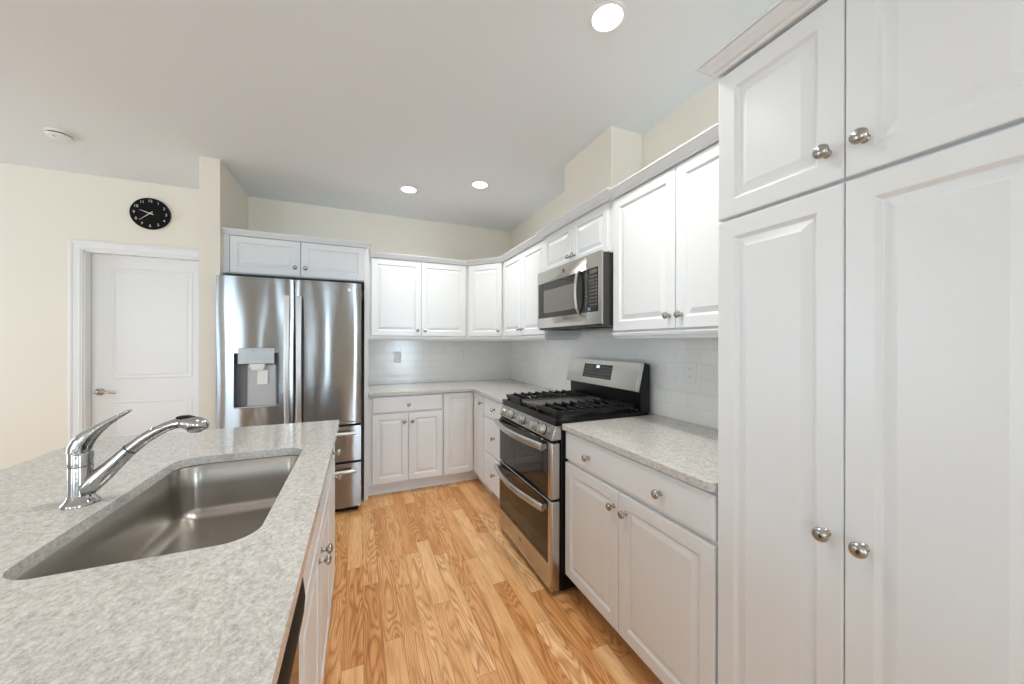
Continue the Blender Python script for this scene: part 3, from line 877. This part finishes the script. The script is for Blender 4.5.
MB().extrude([(0.934, RY0, 0.826), (0.958, RY0, 0.902), (0.993, RY0, 0.902), (0.993, RY0, 0.826)], (0, RY1 - RY0, 0)).build('control_panel', M['steel2'], r, bevel=0.003)
MB().box(0.945, RY0 + 0.003, 0.8145, 0.977, RY1 - 0.003, 0.8255).build('panel_gap_strip', M['blackm'], r, smooth=0)
nrm = Vector((-(0.902 - 0.826), 0, (0.958 - 0.934))).normalized()
for dy in (-0.270, -0.178, 0.0, 0.178, 0.270):
    p = Vector((0.9455, 2.020 + dy, 0.863))
    kb = MB().lathe(p, nrm, [(0.0265, 0), (0.0265, 0.005), (0.0240, 0.007), (0.0232, 0.009), (0.0222, 0.031), (0.0205, 0.034), (0.0, 0.0345)], 28).build('knob', M['satin'], r)
    MB().lathe(p, nrm, [(0.0295, -0.0005), (0.0295, 0.0025)], 28).build('knob_ring', M['black'], kb)
    g = p + nrm * 0.033
    MB().extrude([g + Vector((0.0, -0.0045, 0)) - nrm.cross(UY) * 0.019, g + Vector((0, 0.0045, 0)) - nrm.cross(UY) * 0.019, g + Vector((0, 0.0045, 0)) + nrm.cross(UY) * 0.019, g + Vector((0, -0.0045, 0)) + nrm.cross(UY) * 0.019], nrm * 0.009).build('knob_grip', M['satin'], kb, bevel=0.002)
def oven_door(z0, z1, gz0, gz1, hz):
    d = MB().box(0.932, RY0, z0, 0.987, RY1, z1).build('oven_door', M['steel2'], r, bevel=0.008, seg=3)
    MB().box(0.9300, RY0 + 0.038, gz0, 0.9335, RY1 - 0.022, gz1).build('oven_window', M['glass'], d, bevel=0.001, seg=1)
    n_ = 20; pts = []; rad = []
    for i in range(n_ + 1):
        t = i / n_
        pts.append((0.902 - 0.040 * math.sin(PI * t) , RY1 - 0.012 - (RY1 - RY0 - 0.055) * t, hz))
        rad.append((0.0135, 0.0195))
    h_ = MB().tube(pts, rad, 14, up=UZ)
    for q, sg in ((pts[0], -1), (pts[-1], 1)):
        h_.box(0.895, q[1] - 0.006 + sg * 0.010, hz - 0.012, 0.9318, q[1] + 0.010 + sg * 0.010, hz + 0.012)
    h_.build('handle', M['steelh'], d, smooth=40)
    return d
ud = oven_door(0.512, 0.812, 0.516, 0.811, 0.786)
ld = oven_door(0.028, 0.502, 0.166, 0.497, 0.462)
MB().lathe((0.9322, 2.035, 0.112), (-1, 0, 0), [(0.014, 0), (0.014, 0.0015), (0.012, 0.002), (0, 0.002)], 24).build('emblem', M['badge'], ld)
MB().box(0.950, RY0 + 0.003, 0.5025, 0.977, RY1 - 0.003, 0.5115).build('door_gap_strip', M['blackm'], r, smooth=0)
# backguard
bgp = [(1.600, 0.931), (1.535, 0.931), (1.535, 1.052), (1.502, 1.056), (1.543, 1.226), (1.570, 1.224), (1.608, 1.212), (1.608, 0.931)]
bg = MB().extrude([(x, RY0, z) for x, z in bgp], (0, RY1 - RY0, 0)).build('backguard', M['black'], r, bevel=0.002)
sl_d = Vector((1.543 - 1.502, 0, 1.226 - 1.056)).normalized()
sl_n = Vector((-sl_d.z, 0, sl_d.x))
P0 = Vector((1.502, 0, 1.056)) + sl_n * 0.0002
def on_slope(y, s): return P0 + Vector((0, y, 0)) + sl_d * s
def slope_plate(y0, y1, s0, s1, t, name, m, par, bev=0.001):
    return MB().extrude([on_slope(y0, s0), on_slope(y1, s0), on_slope(y1, s1), on_slope(y0, s1)], sl_n * t).build(name, m, par, bevel=bev, smooth=30)
SL = 0.1748
P0 = P0 - sl_n * 0.022
slope_plate(RY0 - 0.001, RY1 + 0.001, 0.0, SL, 0.027, 'backguard_panel', M['steel2'], bg, 0.002)
P0 = P0 + sl_n * 0.0272
slope_plate(1.882, 2.197, 0.045, 0.143, 0.001, 'touch_panel', M['panel'], bg, 0.0004)
P0 = P0 + sl_n * 0.0012
slope_plate(2.018, 2.050, 0.118, 0.135, 0.0004, 'clock_readout', M['lcd'], bg, 0)
mk = MB()
for iy in range(9):
    for iz in range(4):
        if iy in (3, 4, 5) and iz > 1: continue
        y = 1.906 + iy * 0.033; s = 0.055 + iz * 0.022
        mk.extrude([on_slope(y - 0.006, s), on_slope(y + 0.006, s), on_slope(y + 0.006, s + 0.004), on_slope(y - 0.006, s + 0.004)], sl_n * 0.0003)
mk.build('touch_keys', M['keys'], bg, smooth=0)
MB().box(1.525, RY0 + 0.02, 0.9385, 1.534, RY1 - 0.02, 0.946).build('rear_trim_bar', M['steelh'], bg, bevel=0.001)
# burners and grates
def grate(y0, y1, nx=9):
    g = MB(); zt = 0.979; zb = 0.952; w = 0.0075
    x0, x1 = 0.985, 1.505
    for y in (y0, y1): g.box(x0, y - w, zb, x1, y + w, zt - 0.006)
    for x in (x0, x1): g.box(x - w, y0 - w, zb, x + w, y1 + w, zt - 0.003)
    ym = (y0 + y1) / 2
    for i in range(1, nx):
        x = x0 + (x1 - x0) * i / nx
        gap = 0.030 if min(abs(x - 1.115), abs(x - 1.375)) < 0.05 else 0.0
        for a, b in ((y0 - 0.006, ym - gap), (ym + gap, y1 + 0.006)):
            s = 1 if a < ym - 0.01 else -1
            if gap == 0 and s == 1: a, b = y0 - 0.006, y1 + 0.006
            elif gap == 0: continue
            pts = [(x, a + (b - a) * t, zt - 0.004 - 0.006 * (1 - 4 * (t - 0.5) ** 2) * 0.4) for t in [j / 6 for j in range(7)]]
            g.tube(pts, [(0.0055, 0.0105)] * 7, 8, up=UZ)
        for ye in (y0, y1):
            g.box(x - 0.006, ye - 0.009, zt - 0.016, x + 0.0065, ye + 0.010, zt + 0.004)
    g.box(x0, ym - 0.005, zb + 0.004, 1.07, ym + 0.005, zt - 0.004).box(1.16, ym - 0.005, zb + 0.004, 1.33, ym + 0.005, zt - 0.004).box(1.42, ym - 0.005, zb + 0.004, x1, ym + 0.005, zt - 0.004)
    for x in (x0 + 0.01, x1 - 0.01):
        for y in (y0, y1): g.box(x - 0.007, y - 0.007, 0.930, x + 0.007, y + 0.007, zb + 0.002)
    return g.build('grate', M['iron'], r, bevel=0.0015, seg=1)
for y0, y1 in ((1.672, 1.893), (2.147, 2.368)):
    grate(y0, y1)
    for x in (1.115, 1.375):
        ym = (y0 + y1) / 2
        b_ = MB().lathe((x, ym, 0.930), UZ, [(0.055, 0), (0.052, 0.004), (0.036, 0.006), (0.036, 0.014), (0.033, 0.016)], 28).build('burner', M['dgrey'], r)
        MB().lathe((x, ym, 0.9465), UZ, [(0.030, 0), (0.030, 0.004), (0.026, 0.006), (0, 0.0065)], 28).build('burner_cap', M['iron'], b_)
gp = MB()
gp.box(0.985, 1.912, 0.952, 1.505, 2.128, 0.962)
gp.box(0.985, 1.912, 0.9625, 1.505, 1.920, 0.970).box(0.985, 2.120, 0.9625, 1.505, 2.128, 0.970).box(0.985, 1.9205, 0.9625, 0.995, 2.1195, 0.970).box(1.495, 1.9205, 0.9625, 1.505, 2.1195, 0.970)
for x in (1.0, 1.49):
    for y in (1.925, 2.115): gp.box(x - 0.008, y - 0.008, 0.9302, x + 0.008, y + 0.008, 0.9518)
gp.build('griddle', M['griddle'], r, bevel=0.001, seg=1)
MB().tube([(0.981, 1.985, 0.960), (0.970, 1.990, 0.968), (0.966, 2.02, 0.970), (0.970, 2.05, 0.968), (0.981, 2.055, 0.960)], 0.006, 8).build('griddle_handle', M['griddle'], r)

r.location.x -= 0.005

# ================================================================== MICROWAVE
m_ = thing('microwave', 'stainless steel over the range microwave with black window and keypad', 'microwave', (1.45, 2.01, 1.44))
MY0, MY1, MXF, MZ0, MZ1 = 1.630, 2.406, 1.240, 1.452, 1.864
MB().box(1.2525, MY0 + 0.004, 1.440, XR - 0.008, MY1 - 0.004, 1.858).build('body', M['dgrey'], m_, bevel=0.003)
vt = MB()
for i in range(10): vt.box(1.30 + i * 0.012, MY0 + 0.10, 1.437, 1.306 + i * 0.012, MY0 + 0.34, 1.4398)
for i in range(10): vt.box(1.30 + i * 0.012, MY1 - 0.34, 1.437, 1.306 + i * 0.012, MY1 - 0.10, 1.4398)
vt.build('vent_grille', M['blackm'], m_, smooth=0)
MYS = 1.777
def frame_plate(y0, y1, wy0, wy1, wz0, wz1, name):
    mb = MB()
    o = [(y0, MZ0), (y1, MZ0), (y1, MZ1), (y0, MZ1)]; i_ = [(wy0, wz0), (wy1, wz0), (wy1, wz1), (wy0, wz1)]
    R = lambda pts, x: [(x, y, z) for y, z in pts]
    o2 = [(y0 + (0.003 if y == y0 else -0.003), z) if False else (y, z) for y, z in o]
    return mb.loft([R(i_, MXF + 0.006), R(i_, MXF), R(o, MXF), R(o, 1.252), R(i_, 1.252), R(i_, MXF + 0.006)], False, False).build(name, M['steel2'], m_, bevel=0.003)
md = frame_plate(MYS + 0.001, MY1, 1.779, 2.390, 1.524, 1.778, 'door')
MB().box(MXF + 0.003, 1.7795, 1.5245, 1.252, 2.3895, 1.7775).build('door_glass', M['glass'], md, smooth=0)
MB().box(MXF + 0.0022, 1.895, 1.560, MXF + 0.0029, 2.312, 1.722).build('window_mesh', M['mesh'], md, smooth=0)
pts = [(MXF - 0.004 - 0.024 * math.sin(PI * t) ** 0.5 if 0 < t < 1 else MXF - 0.002, 1.852, 1.528 + 0.262 * t) for t in [i / 14 for i in range(15)]]
MB().tube(pts, [(0.0115, 0.006)] * 15, 14, up=(-1, 0, 0)).build('handle', M['steelh'], md, smooth=50)
MB().lathe((MXF - 0.0002, 2.032, 1.823), (-1, 0, 0), [(0.0135, 0), (0.0135, 0.0012), (0, 0.0014)], 24).build('emblem', M['badge'], md)
mp_ = frame_plate(MY0, MYS - 0.001, 1.660, 1.7755, 1.524, 1.778, 'control_panel')
MB().box(MXF + 0.002, 1.6605, 1.5245, 1.252, 1.7750, 1.7775).build('touch_panel', M['glass'], mp_, smooth=0)
ky = MB()
for iz in range(9):
    for iy in range(3):
        y = 1.672 + iy * 0.026; z = 1.560 + iz * 0.0205
        ky.box(MXF + 0.0012, y, z, MXF + 0.0019, y + 0.018, z + 0.011)
ky.build('keypad', M['keys'], mp_, smooth=0)
MB().box(MXF + 0.0012, 1.672, 1.748, MXF + 0.0019, 1.744, 1.770).build('readout', M['badge'], mp_, smooth=0)
MB().box(MXF + 0.0010, 1.735, 1.532, MXF + 0.0019, 1.762, 1.552).build('start_key', mat('blue_grey_key', (0.20, 0.28, 0.36), 0.3), mp_, smooth=0)

# ================================================================== ISLAND
IX = -0.118                    # door face of the island cabinets (facing the range)
IB = IX - TH
IBK = -0.800
def island_shell(c, y0, y1):
    mb = MB()
    t = 0.018
    mb.box(IBK, y0, 0.105, IB, y0 + t, 0.882).box(IBK, y1 - t, 0.105, IB, y1, 0.882)
    mb.box(IBK, y0 + t, 0.105, IB, y1 - t, 0.105 + t).box(IBK, y0 + t, 0.105 + t, IBK + t, y1 - t, 0.882)
    mb.box(IB - t, y0 + t, 0.864, IB, y1 - t, 0.882).box(IB - t, y0 + t, 0.105 + t, IB, y1 - t, 0.15)
    mb.build('body', M['cabin'], c, smooth=0)
    MB().box(IB - 0.073, y0, 0.0, IB - 0.055, y1, 0.104).box(IBK + 0.02, y0, 0.0, IBK + 0.038, y1, 0.104).build('toe_kick', M['cab'], c, smooth=0)
PX = Vector((1, 0, 0))
c = thing('island_cabinet', 'white island cabinet at the refrigerator end, one drawer over one door', 'cabinet', (-0.45, 1.93, 0))
island_shell(c, 1.762, 2.105)
drawer(c, (IB, 1.766, 0.728), UY, PX, 0.335, 0.143, [(0.168, 0.078)])
door(c, (IB, 1.766, ZD), UY, PX, 0.335, 0.604, [(0.292, 0.530)])
c = thing('sink_cabinet', 'white two door island cabinet under the sink, next to the dishwasher', 'cabinet', (-0.45, 1.25, 0))
sb = MB(); t_ = 0.018; y0, y1 = 0.884, 1.760
sb.box(IBK, y0, 0.105, IB, y0 + t_, 0.882).box(IBK, y1 - t_, 0.105, IB, y1, 0.882).box(IBK, y0 + t_, 0.105, IB, y1 - t_, 0.123)
sb.box(IB - t_, y0 + t_, 0.123, IB, y1 - t_, 0.150).box(IB - t_, y0 + t_, 0.80, IB, y1 - t_, 0.882).box(IBK, y0 + t_, 0.123, IBK + t_, y1 - t_, 0.882)
sb.build('body', M['cabin'], c, smooth=0)
MB().box(IB - 0.073, y0, 0.0, IB - 0.055, y1, 0.104).box(IBK + 0.02, y0, 0.0, IBK + 0.038, y1, 0.104).build('toe_kick', M['cab'], c, smooth=0)
drawer(c, (IB, 0.888, 0.728), UY, PX, 0.868, 0.143)
door(c, (IB, 0.888, ZD), UY, PX, 0.4325, 0.604, [(0.401, 0.529)])
door(c, (IB, 1.3235, ZD), UY, PX, 0.4325, 0.604, [(0.031, 0.529)])
c = thing('island_cabinet', 'white island cabinet end at the near side of the dishwasher', 'cabinet', (-0.45, 0.0, 0))
island_shell(c, -0.30, 0.274)
drawer(c, (IB, -0.296, 0.728), UY, PX, 0.566, 0.143, [(0.283, 0.066)])
door(c, (IB, -0.296, ZD), UY, PX, 0.2815, 0.604, [(0.25, 0.53)])
door(c, (IB, -0.0115, ZD), UY, PX, 0.2815, 0.604, [(0.03, 0.53)])

d = thing('dishwasher', 'black dishwasher front under the island countertop', 'dishwasher', (-0.45, 0.58, 0))
DY0, DY1 = 0.279, 0.879
MB().box(IBK + 0.1, DY0, 0.10, IB - 0.006, DY1, 0.872).build('tub_body', M['dgrey'], d, smooth=0)
MB().box(IB - 0.07, DY0, 0.002, IB - 0.05, DY1, 0.099).build('kick_plate', M['blackm'], d, smooth=0)
dp = [(IB - 0.005, 0.11), (IX - 0.002, 0.112), (IX + 0.001, 0.40), (IX + 0.001, 0.735), (IX - 0.004, 0.742), (IB - 0.005, 0.742)]
dd_ = MB().extrude([(x, DY0 + 0.003, z) for x, z in dp], (0, DY1 - DY0 - 0.006, 0)).build('door_panel', mat('glossy_black_panel', (0.012, 0.011, 0.010), 0.08), d, bevel=0.003)
cp_ = [(IB - 0.005, 0.748), (IX - 0.004, 0.748), (IX + 0.010, 0.765), (IX + 0.013, 0.80), (IX + 0.008, 0.845), (IX - 0.006, 0.868), (IB - 0.005, 0.868)]
cpan = MB().extrude([(x, DY0 + 0.003, z) for x, z in cp_], (0, DY1 - DY0 - 0.006, 0)).build('control_panel', M['blackm'], d, bevel=0.003)
MB().box(IX - 0.012, DY0 + 0.12, 0.743, IX + 0.002, DY1 - 0.12, 0.7475).build('pocket_handle', M['blackm'], cpan, smooth=0)

# countertop with the sink cut-out
OX0, OX1, OY0, OY1 = -1.106, -0.101, -0.33, 2.201
SX, SY, SHX, SHY, SR = -0.409, 1.3135, 0.2005, 0.3785, 0.068
hole = rrect(SX, SY, SHX, SHY, SR, 10)
outer = rrect((OX0 + OX1) / 2, (OY0 + OY1) / 2, (OX1 - OX0) / 2, (OY1 - OY0) / 2, 0.012, 4)
outer = [p for p in outer]
me = bpy.data.meshes.new('island_countertop')
bm = bmesh.new()
def top_face(z):
    lo = [bm.verts.new((x, y, z)) for x, y in outer]; li = [bm.verts.new((x, y, z)) for x, y in hole]
    es = [bm.edges.new((l_[i], l_[(i + 1) % len(l_)])) for l_ in (lo, li) for i in range(len(l_))]
    bmesh.ops.triangle_fill(bm, edges=es, use_beauty=True)
    return lo, li
t1 = top_face(0.030); t0 = top_face(0.0)
for a, b in zip(t1, t0):
    for i in range(len(a)):
        j = (i + 1) % len(a)
        bm.faces.new((a[i], a[j], b[j], b[i]))
bmesh.ops.recalc_face_normals(bm, faces=bm.faces)
bm.to_mesh(me); bm.free()
me.materials.append(M['quartz'])
ic = bpy.data.objects.new('island_countertop', me)
COL.objects.link(ic)
ic.location = (0, 0, 0.884)
bv = ic.modifiers.new('edge', 'BEVEL'); bv.width = 0.003; bv.segments = 2; bv.limit_method = 'ANGLE'; bv.angle_limit = math.radians(60)
tag(ic, 'large beige quartz island countertop with a sink cut into it, in front at left', 'countertop')

# undermount sink
s = thing('sink', 'deep rectangular stainless steel sink set into the island countertop', 'sink', (SX, SY, 0.68))
zt = 0.8825
def rr(g, z, r): return [(x, y, z) for x, y in rrect(SX, SY, SHX + g, SHY + g, r, 10)]
rings = [rr(0.020, zt - 0.0015, SR + 0.02), rr(0.020, zt, SR + 0.02), rr(0.006, zt, SR + 0.004), rr(0.003, zt - 0.004, SR + 0.003), rr(-0.002, 0.80, SR), rr(-0.010, 0.735, SR - 0.008)]
for k in range(1, 9):
    a = PI / 2 * k / 8
    rings.append(rr(-0.010 - 0.045 * (1 - math.cos(a)), 0.735 - 0.045 * math.sin(a), max(SR - 0.008 - 0.035 * (1 - math.cos(a)), 0.02)))
rings.append(rr(-0.12, 0.687, 0.03))
sk = MB().loft(rings, False, True).build('basin', M['sink'], s, smooth=50)
MB().lathe((SX, SY, 0.6875), UZ, [(0.057, 0), (0.057, 0.002), (0.050, 0.003), (0.042, 0.001), (0.038, 0.0005)], 32).build('drain_flange', M['chrome'], s)
MB().lathe((SX, SY, 0.6885), UZ, [(0.036, 0), (0.034, 0.003), (0.006, 0.004), (0.006, 0.016), (0.009, 0.018), (0.008, 0.023), (0, 0.024)], 28).build('strainer', M['chrome'], s)

# faucet
fx, fyy = -0.679, 1.319
fa = thing('faucet', 'chrome single lever pull-out faucet standing beside the sink', 'faucet', (fx, fyy, 0.914))
z0 = 0.9145
MB().lathe((fx, fyy, z0), UZ, [(0.0365, 0), (0.0365, 0.004), (0.033, 0.009), (0.0275, 0.016), (0.0245, 0.024)], 40).build('base_flange', M['chrome'], fa)
MB().lathe((fx, fyy, z0 + 0.0242), UZ, [(0.0242, 0), (0.0235, 0.02), (0.0232, 0.074), (0.0225, 0.0755)], 40).build('body', M['chrome'], fa)
MB().lathe((fx, fyy, z0 + 0.1005), UZ, [(0.0226, 0), (0.0236, 0.001), (0.0236, 0.034), (0.0228, 0.0355)], 40).build('cartridge_collar', M['chrome'], fa)
# lever: dome that sweeps up and out over the spout side
dome = MB()
dz = z0 + 0.137
pts = [(fx - 0.002, 0.0), (fx - 0.001, 0.012), (fx + 0.005, 0.027), (fx + 0.017, 0.042), (fx + 0.033, 0.057), (fx + 0.053, 0.073), (fx + 0.073, 0.087), (fx + 0.090, 0.098), (fx + 0.099, 0.103)]
rad = [(0.0238, 0.0238), (0.0238, 0.0238), (0.0230, 0.0225), (0.0205, 0.0185), (0.0170, 0.0135), (0.0135, 0.0090), (0.0112, 0.0064), (0.0100, 0.0052), (0.0070, 0.0034)]
dome.tube([(x, fyy, dz + z) for x, z in pts], rad, 24, up=(-0.6, 0, 0.8))
dome.build('lever', M['chrome'], fa, smooth=60)
# spout
sp_pts = [(-0.676, 0.947), (-0.664, 0.957), (-0.645, 0.976), (-0.618, 1.006), (-0.592, 1.035), (-0.581, 1.047)]
MB().tube([(x, fyy, z) for x, z in sp_pts], [0.018, 0.0240, 0.0235, 0.0200, 0.0178, 0.0172], 24, up=(-0.7, 0, 0.7)).build('spout', M['chrome'], fa, smooth=60)
MB().lathe((-0.581, fyy, 1.047), (0.668, 0, 0.744), [(0.0176, -0.001), (0.0176, 0.0025)], 24).build('spout_ring', M['slot'], fa)
hp = [(-0.5795, 1.0485), (-0.555, 1.071), (-0.528, 1.090), (-0.502, 1.103), (-0.484, 1.109), (-0.470, 1.111)]
wand = MB().tube([(x, fyy, z) for x, z in hp], [0.0172, 0.0162, 0.0150, 0.0140, 0.0142, 0.0155], 24, up=(-0.5, 0, 0.8)).build('spray_wand', M['chrome'], fa, smooth=60)
hd = [(-0.474, 1.1105, 0.0145), (-0.464, 1.110, 0.0180), (-0.450, 1.107, 0.0215), (-0.434, 1.103, 0.0215), (-0.420, 1.099, 0.0175), (-0.411, 1.096, 0.0105), (-0.408, 1.095, 0.003)]
hdo = MB().tube([(x, fyy, z) for x, z, _ in hd], [(a * 1.15, a * 0.95) for _, _, a in hd], 24, up=(0.2, 0, 1)).build('spray_head', M['chrome'], fa, smooth=60)
MB().lathe((-0.440, fyy, 1.090), (-0.15, 0, -1), [(0.0185, 0), (0.0185, 0.005), (0.015, 0.008), (0, 0.008)], 24).build('nozzle', M['badge'], hdo)
MB().tube([(-0.482, fyy, 1.1255), (-0.472, fyy, 1.1275), (-0.455, fyy, 1.1275), (-0.440, fyy, 1.1235)], [(0.006, 0.003), (0.010, 0.004), (0.011, 0.004), (0.006, 0.003)], 16).build('spray_button', M['black'], hdo)

for o in bpy.data.objects:
    if '_w' in o: del o['_w']
